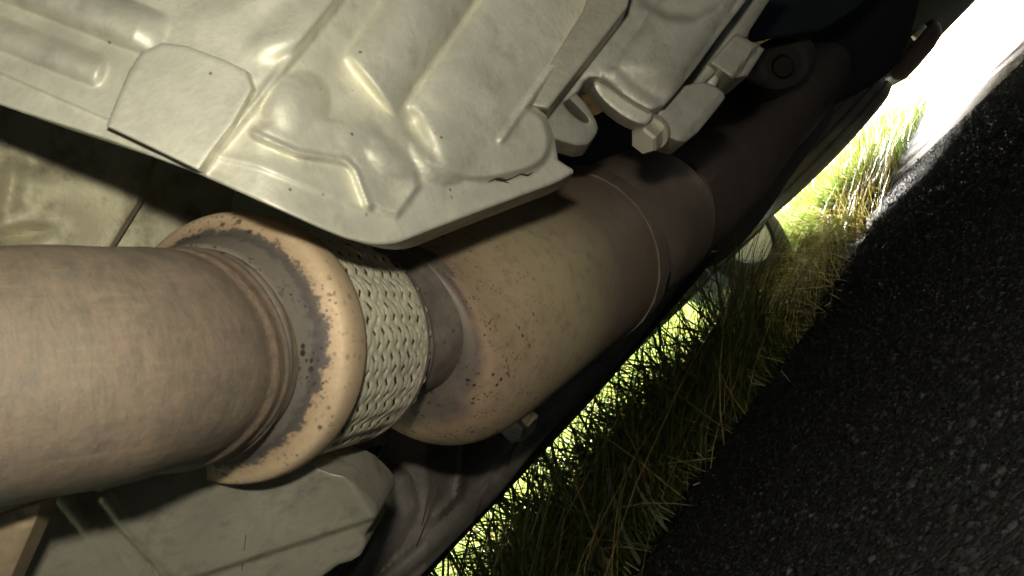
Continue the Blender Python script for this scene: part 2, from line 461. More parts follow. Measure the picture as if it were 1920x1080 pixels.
def asphalt():
    m, n, b = mat('worn_asphalt'); co = coords(n)
    vo = N(n, 'ShaderNodeTexVoronoi', Scale=260.0); n.links.new(co, vo.inputs['Vector'])
    vb = N(n, 'ShaderNodeTexVoronoi', Scale=120.0); n.links.new(co, vb.inputs['Vector'])
    a = noise(n, co, 4, 5); f = noise(n, co, 700, 4, .7)
    base = ramp(n, a, [(.3, (.030, .027, .028)), (.7, (.046, .041, .041))])
    st = ramp(n, vo.outputs['Color'], [(.70, 0.0), (.95, .7)])
    base = mix(n, st, base, (.085, .080, .082))
    sb = ramp(n, vb.outputs['Color'], [(.86, 0.0), (.95, .5)])
    base = mix(n, sb, base, (.11, .102, .10))
    n.links.new(base, b.inputs['Base Color']); b.inputs['Roughness'].default_value = .9; b.inputs['Specular IOR Level'].default_value = .1
    hgt = math_(n, 'ADD', math_(n, 'MULTIPLY', vo.outputs['Distance'], -1.0), math_(n, 'MULTIPLY', f, .5))
    bumpn(n, b, hgt, .8, .003)
    return m
ASPHALT = asphalt()
def soil():
    m, n, b = mat('verge_soil_and_thatch'); co = coords(n)
    a = noise(n, co, 2.2, 6); f = noise(n, co, 60, 6, .7)
    base = mix(n, ramp(n, a, [(.35, 0.0), (.65, 1.0)]), (.055, .050, .022), (.060, .085, .022))
    base = mix(n, ramp(n, f, [(.45, 0.0), (.7, .8)]), base, (.15, .125, .06))
    n.links.new(base, b.inputs['Base Color']); b.inputs['Roughness'].default_value = .95
    bumpn(n, b, f, .8, .02)
    return m
SOIL = soil()
def leafmat():
    m, n, b = mat('grass_blade')
    at = n.nodes.new('ShaderNodeVertexColor'); at.layer_name = 'col'
    n.links.new(at.outputs[0], b.inputs['Base Color']); b.inputs['Roughness'].default_value = .45
    tr = n.nodes.new('ShaderNodeBsdfTranslucent'); ms = n.nodes.new('ShaderNodeMixShader'); ms.inputs[0].default_value = .45
    g = mix(n, 1.0, at.outputs[0], (1.25, 1.35, .8), 'MULTIPLY'); n.links.new(g, tr.inputs[0])
    n.links.new(b.outputs[0], ms.inputs[1]); n.links.new(tr.outputs[0], ms.inputs[2])
    n.links.new(ms.outputs[0], n.nodes['Material Output'].inputs[0])
    return m
GRASS = leafmat()
STRAW = plain('dry_straw', (.17, .14, .085), .8)

# ------------------------------------------------------------------ the setting: ground, road, verge grass
def edge_y(x):                                 # road edge, read off the photograph's ground points
    x = np.asarray(x, float)
    return np.interp(x, [-8, 0, .69, 1.28, 1.6, 2.2, 3.5, 7, 11, 26, 90], [.60, .61, .63, .68, .72, .86, 1.17, 2.0, 3.0, 7.4, 26]) \
        + .018*np.sin(x*9.1)+.012*np.sin(x*23+1)+.008*np.sin(x*51)
def bank_z(x, y):
    e = edge_y(x); o = np.maximum(y-e, 0)
    return .012*sm(0, .3, o)+.055*np.maximum(o-2.2, 0)*sm(2.2, 6, o)+.02*np.sin(x*1.7+y)*sm(.5, 3, o)

g = np.concatenate([np.linspace(-400, -10, 10), np.linspace(-8, 14, 120), np.linspace(16, 400, 24)])
gy_ = np.concatenate([np.linspace(-400, -6, 10), np.linspace(-5, 14, 120), np.linspace(16, 400, 24)])
GX, GY = np.meshgrid(g, gy_)
# the sheet dips under the road so that the two never share a plane
o = np.maximum(GY-edge_y(GX), 0)
GZ = np.minimum(bank_z(GX, GY), 9) - .035*(1-sm(-.02, .12, GY-edge_y(GX)))
ground = link('ground', fast_mesh('ground', np.stack([GX, GY, GZ], -1), grid_quads(*GX.shape)), SOIL); tag(ground, kind='structure')

xs = np.concatenate([np.linspace(-60, -1.2, 12), np.arange(-1, .15, .05), np.arange(.15, 1.0, .005), np.arange(1.0, 2.2, .008), np.arange(2.2, 4.5, .014), np.linspace(4.6, 90, 60)])
ts = np.concatenate([np.linspace(-14, -.9, 10), np.arange(-.8, 0, .05), np.arange(0, .70, .005), [.73, .75, .77]])/.77
RX = np.repeat(xs[None], len(ts), 0)
RY = np.where(ts[:, None] > 0, ts[:, None]*(edge_y(xs)[None]+.02), ts[:, None]*.77)
RZ = .0003*rng.normal(size=RX.shape)*((RX > .1) & (RX < 4.6)) - .02*sm(.985, 1.0, ts)[:, None]
road = link('road', fast_mesh('road', np.stack([RX, RY, RZ], -1), grid_quads(*RX.shape)), ASPHALT); tag(road, kind='structure')

# loose and half-bedded stone chippings that make up the coarse road surface near the camera
def chippings(n, x0, x1, r0, r1):
    X = rng.uniform(x0, x1, n); Y = rng.uniform(-.15, 1, n); Y = np.where(Y > 0, Y*(edge_y(X)-.005), Y)
    R = rng.uniform(r0, r1, n)*(.6+.8*rng.random(n)**3)
    base = np.array([[1, 0, 0], [0, 1, 0], [-1, 0, 0], [0, -1, 0], [0, 0, 1], [0, 0, -1], [.6, .6, .55], [-.6, .5, .6]], float)
    fc = [(0, 6, 4), (0, 1, 6), (6, 1, 4), (1, 7, 4), (1, 2, 7), (7, 2, 4), (2, 3, 4), (3, 0, 4)]
    V = base[None]*(1+.3*rng.normal(size=(n, 8, 1)))*R[:, None, None]*np.array([1, 1, .62])
    a = rng.uniform(0, 6.28, n); c, s_ = np.cos(a)[:, None], np.sin(a)[:, None]
    VX = V[..., 0]*c-V[..., 1]*s_; VY = V[..., 0]*s_+V[..., 1]*c
    V = np.stack([VX+X[:, None], VY+Y[:, None], V[..., 2]-R[:, None]*.12], -1)
    Q = (np.arange(n)[:, None, None]*8+np.array(fc)[None]).reshape(-1, 3)
    return V.reshape(-1, 3), Q, n
V1, Q1, n1_ = chippings(85000, .12, 1.15, .0013, .0028); V2, Q2, n2_ = chippings(45000, 1.1, 2.6, .0022, .0042)
cme = fast_mesh('road_chippings', np.concatenate([V1, V2]), np.concatenate([Q1, Q2+len(V1)]), False)
ca = cme.color_attributes.new('col', 'FLOAT_COLOR', 'POINT')
tone = .72*(.018+.055*rng.random(n1_+n2_)**2.2+.05*(rng.random(n1_+n2_) > .985))[:, None]*np.array([1, .94, .95])+rng.normal(0, .002, (n1_+n2_, 3))
cc = np.ones((n1_+n2_, 8, 4), np.float32); cc[..., :3] = np.clip(tone, .008, 1)[:, None, :]
ca.data.foreach_set('color', cc.ravel())
CHIP, cn, cb = mat('tarred_stone_chips'); cat_ = cn.nodes.new('ShaderNodeVertexColor'); cat_.layer_name = 'col'
cn.links.new(cat_.outputs[0], cb.inputs['Base Color']); cb.inputs['Roughness'].default_value = .8; cb.inputs['Specular IOR Level'].default_value = .2
tag(link('road_chippings', cme, CHIP), 'tiny dark stone chippings bedded in the road surface', 'chippings', kind='stuff')

def blades(name, X, Y, H, W, cols, lean, curl, material, label=None, Z0=None):
    n = len(X); S = 5
    th = rng.uniform(0, 2*math.pi, n); t = np.linspace(0, 1, S)
    Zb = bank_z(X, Y) if Z0 is None else Z0
    dirx, diry = np.cos(th), np.sin(th)
    L = lean(n); C = curl(n)
    hor = (L[:, None]*t+C[:, None]*t**2.2)*H[:, None]
    ver = H[:, None]*(t - .35*np.abs(C[:, None])*t**2.5)
    dx = lean.bias[0]; dy = lean.bias[1]
    PX = X[:, None]+hor*dirx[:, None]+dx*H[:, None]*t**1.6; PY = Y[:, None]+hor*diry[:, None]+dy*H[:, None]*t**1.6; PZ = Zb[:, None]+ver-.004
    a2 = rng.uniform(0, 2*math.pi, n); wx, wy = np.cos(a2), np.sin(a2)
    wd = W[:, None]*np.array([.75, 1, .85, .55, .06])[None]*.5
    A = np.stack([PX+wd*wx[:, None], PY+wd*wy[:, None], PZ], -1); B = np.stack([PX-wd*wx[:, None], PY-wd*wy[:, None], PZ], -1)
    V = np.stack([A, B], 2).reshape(n, S*2, 3)
    q = np.array([[2*i, 2*i+1, 2*i+3, 2*i+2] for i in range(S-1)])
    Q = (np.arange(n)[:, None, None]*S*2+q[None]).reshape(-1, 4)
    me = fast_mesh(name, V, Q)
    ca = me.color_attributes.new('col', 'FLOAT_COLOR', 'POINT')
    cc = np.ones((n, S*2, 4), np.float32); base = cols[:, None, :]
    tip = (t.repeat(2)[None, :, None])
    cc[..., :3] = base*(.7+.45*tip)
    ca.data.foreach_set('color', cc.ravel())
    ob = link(name, me, material); tag(ob, label, 'grass' if label else None, kind='stuff')
    return ob
def Lf(lo, hi, bias=(0, 0)):
    f = lambda n: rng.uniform(lo, hi, n)
    f.bias = bias; return f
def gcols(n, dry=.2):
    k = rng.random(n)[:, None]; g1 = np.array([.060, .100, .024]); g2 = np.array([.135, .165, .050]); d = np.array([.27, .21, .11])
    c = g1*(1-k)+g2*k; m = rng.random(n) < dry
    c[m] = d*rng.uniform(.5, 1.15, (m.sum(), 1)); return c
def wedge(X, Y):                               # trodden low patch in front of the loose wheel
    a = np.degrees(np.arctan2(Y, X)); r = np.hypot(X, Y)
    return 1-.88*sm(4.2, 2.8, np.abs(a-27.2))*sm(.75, 1.05, r)*sm(3.35, 3.1, r)
# tall tufts right along the road edge
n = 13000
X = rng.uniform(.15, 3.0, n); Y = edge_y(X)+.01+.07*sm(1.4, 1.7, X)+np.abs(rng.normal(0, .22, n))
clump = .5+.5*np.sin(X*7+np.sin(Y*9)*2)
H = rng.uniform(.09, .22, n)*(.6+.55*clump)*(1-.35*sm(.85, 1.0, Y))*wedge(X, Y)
blades('verge_grass', X, Y, H, rng.uniform(.0018, .0052, n), gcols(n, .22)*.6, Lf(.05, .9, (-.1, -.3)), Lf(0, 1.3), GRASS,  # blade colour cut down to stand for the shade here
       'tall green verge grass, darkened for shade, leaning over the road edge')
n = 12000
X = 2.7+rng.uniform(0, 1, n)**1.6*9; Y = edge_y(X)+.01+np.abs(rng.normal(0, .25, n))*(X/3)
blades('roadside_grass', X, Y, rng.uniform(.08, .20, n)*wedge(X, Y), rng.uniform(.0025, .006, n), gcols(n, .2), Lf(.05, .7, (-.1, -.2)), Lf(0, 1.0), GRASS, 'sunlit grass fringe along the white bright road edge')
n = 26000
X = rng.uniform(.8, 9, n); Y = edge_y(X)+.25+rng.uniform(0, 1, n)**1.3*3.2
blades('meadow_grass', X, Y, rng.uniform(.08, .20, n)*(1-.5*sm(1.6, 1.2, Y)*sm(2.1, 1.7, X))*wedge(X, Y), rng.uniform(.003, .006, n), gcols(n, .25)*1.25, Lf(.05, .5), Lf(0, .8), GRASS, 'bright sunlit meadow grass behind the verge')  # blade colour raised for a sunlit look
n = 24000
X = rng.uniform(4, 32, n)**1.0; Y = edge_y(X)+.3+rng.uniform(0, 1, n)*9
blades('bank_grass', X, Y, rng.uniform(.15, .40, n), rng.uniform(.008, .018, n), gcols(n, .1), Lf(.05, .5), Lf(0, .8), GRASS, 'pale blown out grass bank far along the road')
# thin dry stalks at the road edge
n = 900
X = rng.uniform(.3, 2.6, n); Y = edge_y(X)+rng.uniform(-.03, .25, n)
c = np.array([.34, .26, .12])*rng.uniform(.5, 1.2, (n, 1))
blades('dry_stalks', X, Y, rng.uniform(.05, .16, n), rng.uniform(.0012, .0022, n), c, Lf(.4, 1.6, (0, -.3)), Lf(.1, .8), GRASS, 'thin dry brown stalks lying along the road edge')

# ------------------------------------------------------------------ the car's dark body
body = empty('parked_car', (1.2, .5, .155), 'dark underside and sill of the car parked over the road', 'car')
box('floor_pan', (-1.0, -.58, .42), (4.3, 1.30, .48), UNDERSEAL, body)
box('upper_body', (-1.05, -.60, .485), (4.35, 1.58, 1.35), BLACKPAINT, body, .08, 3)
box('trailing_arm', (2.24, 1.29, .165), (2.70, 1.37, .25), BLACKPAINT, body, .02)
box('far_sill', (-.9, 1.20, .158), (2.08, 1.28, .418), UNDERSEAL, body, .012)
box('rear_light_block', (2.10, 1.20, .31), (4.2, 1.28, .418), UNDERSEAL, body, .012)  # added wall that limits sky light reaching the road underneath
box('near_sill', (-.95, -.58, .11), (4.2, -.50, .418), UNDERSEAL, body, .012)  # unseen side, hung low to keep daylight from leaking in
box('front_apron', (-1.0, -.49, .11), (-.92, 1.19, .418), UNDERSEAL, body, .012)  # unseen front, brought low against light leaks
box('floor_rail', (.75, .62, .205), (1.55, .70, .418), UNDERSEAL, body, .015)
box('rear_apron', (4.22, -.49, .22), (4.3, 1.19, .418), UNDERSEAL, body, .015)  # lower edge dropped to shut out light from behind the car

# ------------------------------------------------------------------ engine sump: cast aluminium relief
sump = empty('engine_sump', px(520, 230, .27), 'pale cast aluminium engine sump with smooth ribs above the exhaust', 'engine sump')
bot = np.array([(-60, 172), (0, 197), (200, 262), (370, 325), (520, 392), (600, 428), (650, 448), (690, 457), (720, 459), (750, 454), (800, 434), (900, 396), (980, 366), (1040, 344), (1066, 330), (1085, 316)], float)
def smax(a, b, k):
    t = np.clip(.5+.5*(a-b)/k, 0, 1); return b*(1-t)+a*t+k*t*(1-t)
def dome(x, y, c, rx, ry, ang, hgt):
    ca, sa = math.cos(math.radians(ang)), math.sin(math.radians(ang))
    u = ((x-c[0])*ca+(y-c[1])*sa)/rx; v = (-(x-c[0])*sa+(y-c[1])*ca)/ry
    return hgt*np.sqrt(np.maximum(0, 1-u*u-v*v))
def sump_h(x, y):
    U = [(-90, -90), (-90, 100), (0, 140), (200, 226), (400, 298), (480, 316), (600, 365), (700, 404), (742, 413), (766, 394), (792, 350), (778, 312),
         (800, 305), (850, 333), (900, 347), (960, 336), (1005, 325), (1030, 296), (1036, 268), (1018, 225), (1110, 100), (1200, -90)]
    du = poly_sd(x, y, U)
    h = 18*sm(3, -6, du)
    ins = sm(2, -30, du)
    # two bars on the left running into the pad
    v = -.36*x+.93*y; u = .93*x+.36*y
    barA = 60*np.sqrt(np.clip(1-((v+44)/46)**2, 0, 1))*np.sqrt(np.clip((318-u)/60, 0, 1))
    barB = 40*np.sqrt(np.clip(1-((v-58)/34)**2, 0, 1))*sm(250, 215, u)
    h = smax(h, barA, 8); h = smax(h, barB, 6)
    # raised wedge left of the crease, recess right of it
    side = np.interp(y, [-90, 0, 238, 285, 322], [704, 632, 440, 400, 372])
    h = smax(h, (14+44*sm(130, 10, side-x)*sm(20, -40, y-110))*sm(3, -5, x-side)*sm(150, 90, side-x), 8)
    h -= 22*sm(2, 10, x-side)*sm(330, 260, y)*sm(180, 120, x-side)*ins
    h = smax(h, ridge(x, y, [(372, 322), (400, 285), (440, 238), (632, 0), (700, -85)], 12, 34), 5)
    # first rib: a half round that ends in a sharp chamfer
    s_ = (x-695)*.57-(y-160)*.82; q = (x-695)*.82+(y-160)*.57
    send = 15-(q+62)*37/126
    h = smax(h, (14+60*np.sqrt(np.clip(1-(q/70)**2, 0, 1)))*sm(-8, 10, s_-send)*sm(74, 66, np.abs(q)), 5)
    # second rib: broad and flatter, with a raised edge on its right
    s2 = (x-845)*.57-(y-238)*.82; q2 = (x-845)*.82+(y-238)*.57
    h = smax(h, (18+38*np.sqrt(np.clip(1-((q2-10)/98)**4, 0, 1))*sm(-50, 40, s2))*sm(92, 84, np.abs(q2))*sm(-40, -10, s2), 8)
    h = smax(h, ridge(x, y, [(940, 262), (1000, 176), (1095, 44), (1160, -80)], 12, 62), 5)
    # bosses
    h = smax(h, dome(x, y, (556, 200), 62, 70, 30, 52), 16)
    h = smax(h, dome(x, y, (664, 258), 62, 48, 20, 44), 14)
    h = smax(h, dome(x, y, (728, 300), 70, 34, 38, 58), 8)
    h -= bump(x, y, (693, 268), 7, 6, 0, 8)
    R1 = [(470, 244), (560, 284), (650, 297), (668, 316), (692, 384), (712, 398), (748, 410), (790, 352), (778, 306), (742, 262), (640, 220), (520, 215)]
    d1 = poly_sd(x, y, R1); h = smax(h, 38*sm(3, -9, d1), 5)
    h = smax(h, ridge(x, y, [(478, 250), (560, 286), (650, 300), (668, 320), (692, 384)], 11, 46), 6)
    h -= 16*bump(x, y, (735, 365), 40, 26, 30, 1)
    blk = chaikin([(776, 300), (840, 226), (960, 190), (1022, 206), (1040, 258), (1030, 302), (995, 326), (900, 347), (840, 332)], 2)
    db = poly_sd(x, y, blk); h = smax(h, 48*sm(2, -12, db), 6)
    h = smax(h, dome(x, y, (845, 262), 74, 90, 30, 62), 22)
    h -= bump(x, y, (785, 250), 16, 60, -32, 30)
    h += 2.0*np.sin(x*.031+np.sin(y*.027)*2)*np.sin(y*.038+1)*ins
    return h
def sump_d(x, y):
    q = np.maximum(x-480, 0); return .236+6e-5*(455-y)+2e-4*q*q/(q+120)
nx = 420; nrow = 170
cx = np.linspace(-55, 1082, nx)
yb = np.interp(cx, bot[:, 0], bot[:, 1])
kx = np.exp(-.5*(np.arange(-6, 7)/3.0)**2); kx /= kx.sum(); yb = np.convolve(np.pad(yb, 6, mode='edge'), kx, 'valid')
tt = np.linspace(0, 1, nrow)[:, None]
def xr(y): return np.interp(y, [-60, 40, 120, 172, 200, 216, 260, 300, 318, 345, 460], [1182, 1108, 1050, 1014, 1004, 1024, 1040, 1046, 1074, 1078, 1082])
SS = np.linspace(0, 1, nx)[None].repeat(nrow, 0); SX = -55+SS*1137
for _ in range(12):
    yb2 = np.interp(SX, cx, yb); SY = -60+(yb2+60)*tt; SX = .5*SX+.5*(-55+SS*(xr(SY)+55))
yb2 = np.interp(SX, cx, yb); SY = -60+(yb2+60)*tt
SH = sump_h(SX, SY)
for _ in range(4):
    p = np.pad(SH, 1, mode='edge'); SH = (p[1:-1, 1:-1]*4+p[:-2, 1:-1]+p[2:, 1:-1]+p[1:-1, :-2]+p[1:-1, 2:])/8
dist = np.minimum(yb2-SY, xr(SY)-SX)
e = np.clip((9-dist)/9, 0, 1); SH = SH-9*(1-np.sqrt(np.maximum(0, 1-e*e)))
SD = sump_d(SX, SY); SD = SD-SH*SD/F
Vg = px(SX, SY, SD)
bk = Vg[-1]+fw*.035+iy*.0; rk = Vg[:, -1]+fw*.035
V = np.concatenate([Vg.reshape(-1, 3), bk, rk])
Q = grid_quads(nrow, nx).tolist()
o1 = nrow*nx; Q += [[(nrow-1)*nx+i, (nrow-1)*nx+i+1, o1+i+1, o1+i][::-1] for i in range(nx-1)]
o2 = o1+nx; Q += [[i*nx+nx-1, (i+1)*nx+nx-1, o2+i+1, o2+i] for i in range(nrow-1)]
me = mesh('casing', V, Q, True, 50); 
if np.dot(np.array(me.polygons[1000].normal), CAM-np.array(me.polygons[1000].center)) < 0: me.flip_normals()
link('casing', me, ALU, sump)
def crack(pts, parent, wpx=2.2):
    P = np.array(pts, float); d = sump_d(P[:, 0], P[:, 1]); h = sump_h(P[:, 0], P[:, 1]); d = d-(h+1.5)*d/F
    w = np.array([wpx*.4]+[wpx]*(len(P)-2)+[wpx*.3])*.5/F*.25
    return tube('crack', px(P[:, 0], P[:, 1], d), np.maximum(w, 5e-5), CRACK, parent, 6, True)
relief('machined_pad', [(199, 237), (240, 256), (290, 280), (372, 320), (398, 282), (436, 234), (474, 166), (462, 132), (420, 112), (350, 86), (305, 80), (264, 98), (242, 132), (222, 180)], lambda x, y: sump_d(x, y)-.0085, ALU, sump,
       lambda x, y: 1.5*np.sin(x*.02)*np.sin(y*.03), .0048, 7, 6)
crack([(915, 341), (930, 334), (950, 338), (966, 331)], sump, 5); crack([(925, 336), (945, 340), (955, 344)], sump, 4)
crack([(962, 333), (975, 326), (990, 329), (1000, 322)], sump, 5)

# ------------------------------------------------------------------ exhaust
def C(x, y, d): return cw(*[np.array(v) for v in cm(x, y, d)])
exh = empty('exhaust_system', C(420, 650, .285), 'rust brown exhaust line with woven flexible joint and converter', 'exhaust')
pts = [C(-420, 735, .188), C(-150, 715, .200), C(0, 706, .209), C(150, 692, .222), C(270, 680, .240), C(345, 672, .262), C(372, 668, .270)]
path = smooth_path(np.array(pts), 90)
rad = np.full(90, .0283)
s = np.linspace(0, 1, 90)
rad = rad+.0011*sm(.80, .83, s)+.0007*np.exp(-((s-.925)/.02)**2)
tube('downpipe', path, rad, PIPE, exh, 96, wob=.0035, seed=3)
ringc = C(425, 652, .287); endc = C(628, 640, .350)
ax = (endc-ringc)/np.linalg.norm(endc-ringc)
pe = path[-1]
# bead and sooty cup between the pipe and the collar
L = np.linalg.norm(endc-ringc)
revolve('weld_bead', pe-ax*.004, pe+ax*.02, [(0, .0270), (.001, .0290), (.0022, .0302), (.0036, .0304), (.005, .0298), (.006, .029)], COLLAR_D, exh, 96, 60)
cs = pe+ax*.0005
cl = np.dot(ringc-cs, ax); cs = ringc-ax*cl
prof = [(0, .0285), (.001, .0300), (.004, .0306), (cl*.45, .0318), (cl*.7, .0335), (cl*.86, .0362), (cl*.95, .0388), (cl*1.0, .0402), (cl+.002, .0410), (cl+.005, .0413), (cl+.009, .0412), (cl+.0115, .0407), (cl+.0125, .0398), (cl+.0125, .034)]
revolve('collar', cs, endc, prof, COLLAR, exh, 112, 70)
revolve('bellows', ringc+ax*.010, endc, [(.0+i*.003, .0352+.0008*(i % 2)) for i in range(19)], BELLOWS, exh, 64, 80)
slv = revolve('braided_sleeve', ringc+ax*.011, endc, [(0, .0366), (.001, .0384), (.004, .0389), (.005, .0380), (.0055, .0366)], BRAID, exh, 96, 40)
revolve('end_ring', ringc+ax*(L-.003), endc+ax, [(0, .0360), (.0004, .0379), (.002, .0381), (.003, .0374), (.0035, .030)], COLLAR_D, slv, 96, 40)
# woven strands, each a flat helical ribbon
NS = 28; SL = L-.012; PITCHT = .0066*NS       # axial travel in one turn
def strand_mesh(sign):
    m = 64; k = 5
    z = np.linspace(0, SL, m); ph = sign*2*math.pi*z/PITCHT
    ref = np.array([0, 0, 1.0]); u = ref-np.dot(ref, ax)*ax; u /= np.linalg.norm(u); v = np.cross(ax, u)
    r0 = .0378-.0008*(z/SL)
    wv = .00034*np.sin(2*math.pi*z/.0066+(0 if sign > 0 else math.pi))
    V = []
    c = 2*math.pi*.0375
    tl = np.array([sign*c/PITCHT, 1.0]); tl /= np.linalg.norm(tl)       # (circumferential, axial)
    pn = np.array([tl[1], -tl[0]])
    for j in range(k):
        q = (j/(k-1)-.5)*2; off = q*.00175
        rr = r0+wv+.00035*(1-q*q)
        a = ph+off*pn[0]/.0375; zz = z+off*pn[1]
        V.append(zz[:, None]*ax+rr[:, None]*(np.cos(a)[:, None]*u+np.sin(a)[:, None]*v))
    V = np.stack(V, 1).reshape(-1, 3)
    me = mesh('strand', V, grid_quads(m, k), True)
    me.materials.append(BRAID)
    return me
for sign in (1, -1):
    sme = strand_mesh(sign)
    for i in range(NS):
        ob = bpy.data.objects.new('strand', sme); col.objects.link(ob)
        R = Matrix.Rotation(2*math.pi*(i+random.uniform(-.035, .035))/NS, 4, Vector(ax)) @ Matrix.Scale(1+random.uniform(-.004, .004), 4); T = Matrix.Translation(Vector(ringc+ax*.013))
        ob.parent = slv; ob.matrix_world = T @ Matrix.Translation(Vector(ax)*random.uniform(-.0003, .0003)) @ R
# neck, converter
c1 = C(746, 686, .386); c2 = C(1094, 478, .530)
n1 = C(746, 606, .373)
ncp = smooth_path(np.array([endc-ax*.004, endc*.5+n1*.5, n1, n1+(n1-endc)*.35]), 40)
s = np.linspace(0, 1, 40)
nr = .0288+.0016*np.exp(-((s-.30)/.03)**2)+.0013*np.exp(-((s-.52)/.03)**2)-.0006*sm(.1, 0, s)
tube('neck', ncp, nr, COLLAR_D, exh, 72, True, 60, .003, 5)
axc = (c2-c1)/np.linalg.norm(c2-c1); Lc = np.linalg.norm(c2-c1)
tn_ = np.concatenate([np.linspace(0, 1, 26), 1+np.linspace(0, 1, 42)[1:]])     # 0..1 eccentric cone, 1..2 straight shell
cs0 = c1+axc*.040
dv0 = cs0-n1; da = np.dot(dv0, axc)*axc; dp_ = dv0-da; t1 = np.clip(tn_, 0, 1)[:, None]
cen = np.where(tn_[:, None] < 1, n1+da*t1**1.25+dp_*(1-(1-t1)**2.6), cs0+(c2-cs0)*np.clip(tn_-1, 0, 1)[:, None])
cr = np.interp(tn_, [0, .03, .1, .2, .32, .5, .7, .85, 1.0, 1.12, 1.92, 1.97, 1.99, 2], [.0270, .0305, .0345, .0382, .0412, .0440, .0461, .0472, .0480, .0484, .0486, .0480, .0468, .042])
kk = np.exp(-.5*(np.arange(-4, 5)/2.0)**2); kk /= kk.sum(); cr[4:-6] = np.convolve(cr, kk, 'same')[4:-6]
cuv = iy-np.dot(iy, axc)*axc; cuv /= np.linalg.norm(cuv); cvv = np.cross(axc, cuv); th = np.linspace(0, 2*math.pi, 112, endpoint=False)
V = cen[:, None]+cr[:, None, None]*(np.cos(th)[None, :, None]*cuv+np.sin(th)[None, :, None]*cvv)
cme = mesh('catalytic_converter', V, grid_quads(len(cen), 112, True).tolist()+[[(len(cen)-1)*112+i for i in range(112)]], True, 60)
al = np.concatenate([[0], np.cumsum(np.linalg.norm(np.diff(cen, axis=0), axis=1)+np.abs(np.diff(cr)))]); attr(cme, 'axial', np.repeat(al/al[-1], 112))
bm = bmesh.new(); bm.from_mesh(cme); bmesh.ops.recalc_face_normals(bm, faces=bm.faces); bm.to_mesh(cme); bm.free()
cat = link('catalytic_converter', cme, CAT, exh)
# converter end flange on the engine side
def lip(name, t0, t1, ang0, ang1, r0, r1, parent, m):
    u = iy-np.dot(iy, axc)*axc; u /= np.linalg.norm(u); v = np.cross(axc, u)
    A = np.linspace(math.radians(ang0), math.radians(ang1), 24)
    V = []
    for (t, r) in ((t0, r0), (t0, r1), (t1, r1), (t1, r0)):
        V.append(c1+axc*t+r*(np.cos(A)[:, None]*u+np.sin(A)[:, None]*v))
    V = np.stack(V, 1).reshape(-1, 3)
    Fc = [[i*4+j, i*4+(j+1) % 4, (i+1)*4+(j+1) % 4, (i+1)*4+j] for i in range(23) for j in range(4)]+[[0, 1, 2, 3], [92+3, 92+2, 92+1, 92]]
    me = mesh(name, V, Fc, True, 40); bm = bmesh.new(); bm.from_mesh(me); bmesh.ops.recalc_face_normals(bm, faces=bm.faces); bm.to_mesh(me); bm.free()
    return link(name, me, m, parent)
lip('end_lip', Lc-.012, Lc+.002, -180, 180, .0470, .0497, cat, BELT)
# second shell and the pipe behind it
c3 = C(1160, 440, .575); c4 = C(1226, 402, .625); c5 = C(1330, 330, .74); c6 = C(1420, 225, .86); c7 = C(1560, 90, 1.15)
ax3 = (c4-c3)/np.linalg.norm(c4-c3); L3 = np.linalg.norm(c4-c3)
revolve('rear_shell', c3, c4, [(-.03, .038), (-.018, .043), (0, .0448), (L3*.5, .0455), (L3*.8, .0444), (L3*.95, .0412), (L3, .039), (L3+.004, .03)], BELT, exh, 96, 60)
tube('rear_pipe', smooth_path(np.array([c4, c5, c6, c7]), 50), np.linspace(.041, .046, 50), RUSTY_D, exh, 64, True, 60, .006, 8)

# ------------------------------------------------------------------ bracket beside the sump
br = empty('engine_mount_bracket', px(1200, 120, .36), 'dull cast bracket with curved lip and slotted lug beside the sump', 'bracket')
def br_h(x, y):
    h = ridge(x, y, [(1205, 150), (1330, -30)], 60, 22)*sm(180, 120, y-.2*(x-1200))
    h -= 14*sm(8, -8, poly_sd(x, y, [(1190, -60), (1205, 6), (1250, 32), (1300, 36), (1345, 10), (1400, -60)]))*1.4
    h += bump(x, y, (1130, 120), 40, 60, 35, 10)
    h += ridge(x, y, [(1145, 140), (1180, 172), (1222, 200)], 16, 9)
    return h
relief('mount_plate', [(985, 190), (1080, 66), (1150, -60), (1440, -60), (1400, 0), (1352, 62), (1288, 150), (1232, 214), (1180, 188), (1128, 146), (1098, 146), (1082, 178), (1034, 205)],
       lambda x, y: .358+6e-5*(x-1000)+3e-5*(200-y), ALU_B, br, br_h, .03, 7, 7, 1)
relief('side_strip', [(984, 196), (1028, 204), (1100, 112), (1176, 14), (1196, -60), (1120, -60), (1092, 22)], lambda x, y: .332+5e-5*(x-1000)+4e-5*(200-y), STEEL_P, br, lambda x, y: 4+0*x, .02, 5, 8)
relief('slotted_lug', [(1008, 205), (1042, 168), (1078, 172), (1100, 196), (1122, 234), (1118, 254), (1096, 278), (1040, 262), (1010, 250)], lambda x, y: .362+1.4e-4*(x-1060), ALU_B, br,
       None, .03, 9, 6, 1, holes=[[(1054, 186), (1066, 184), (1090, 208), (1106, 226), (1098, 232), (1078, 220), (1060, 202)]])
relief('slot_floor', [(1046, 178), (1072, 178), (1112, 226), (1100, 240), (1070, 222)], .388, BUSH, br, None, .004, 2, 9)
relief('curved_lip', [(1112, 158), (1118, 148), (1150, 168), (1190, 192), (1226, 206), (1222, 226), (1206, 236), (1172, 222), (1138, 196), (1120, 176)], lambda x, y: .372+5e-5*(x-1110), ALU_B, br, None, .016, 6, 6, 1)

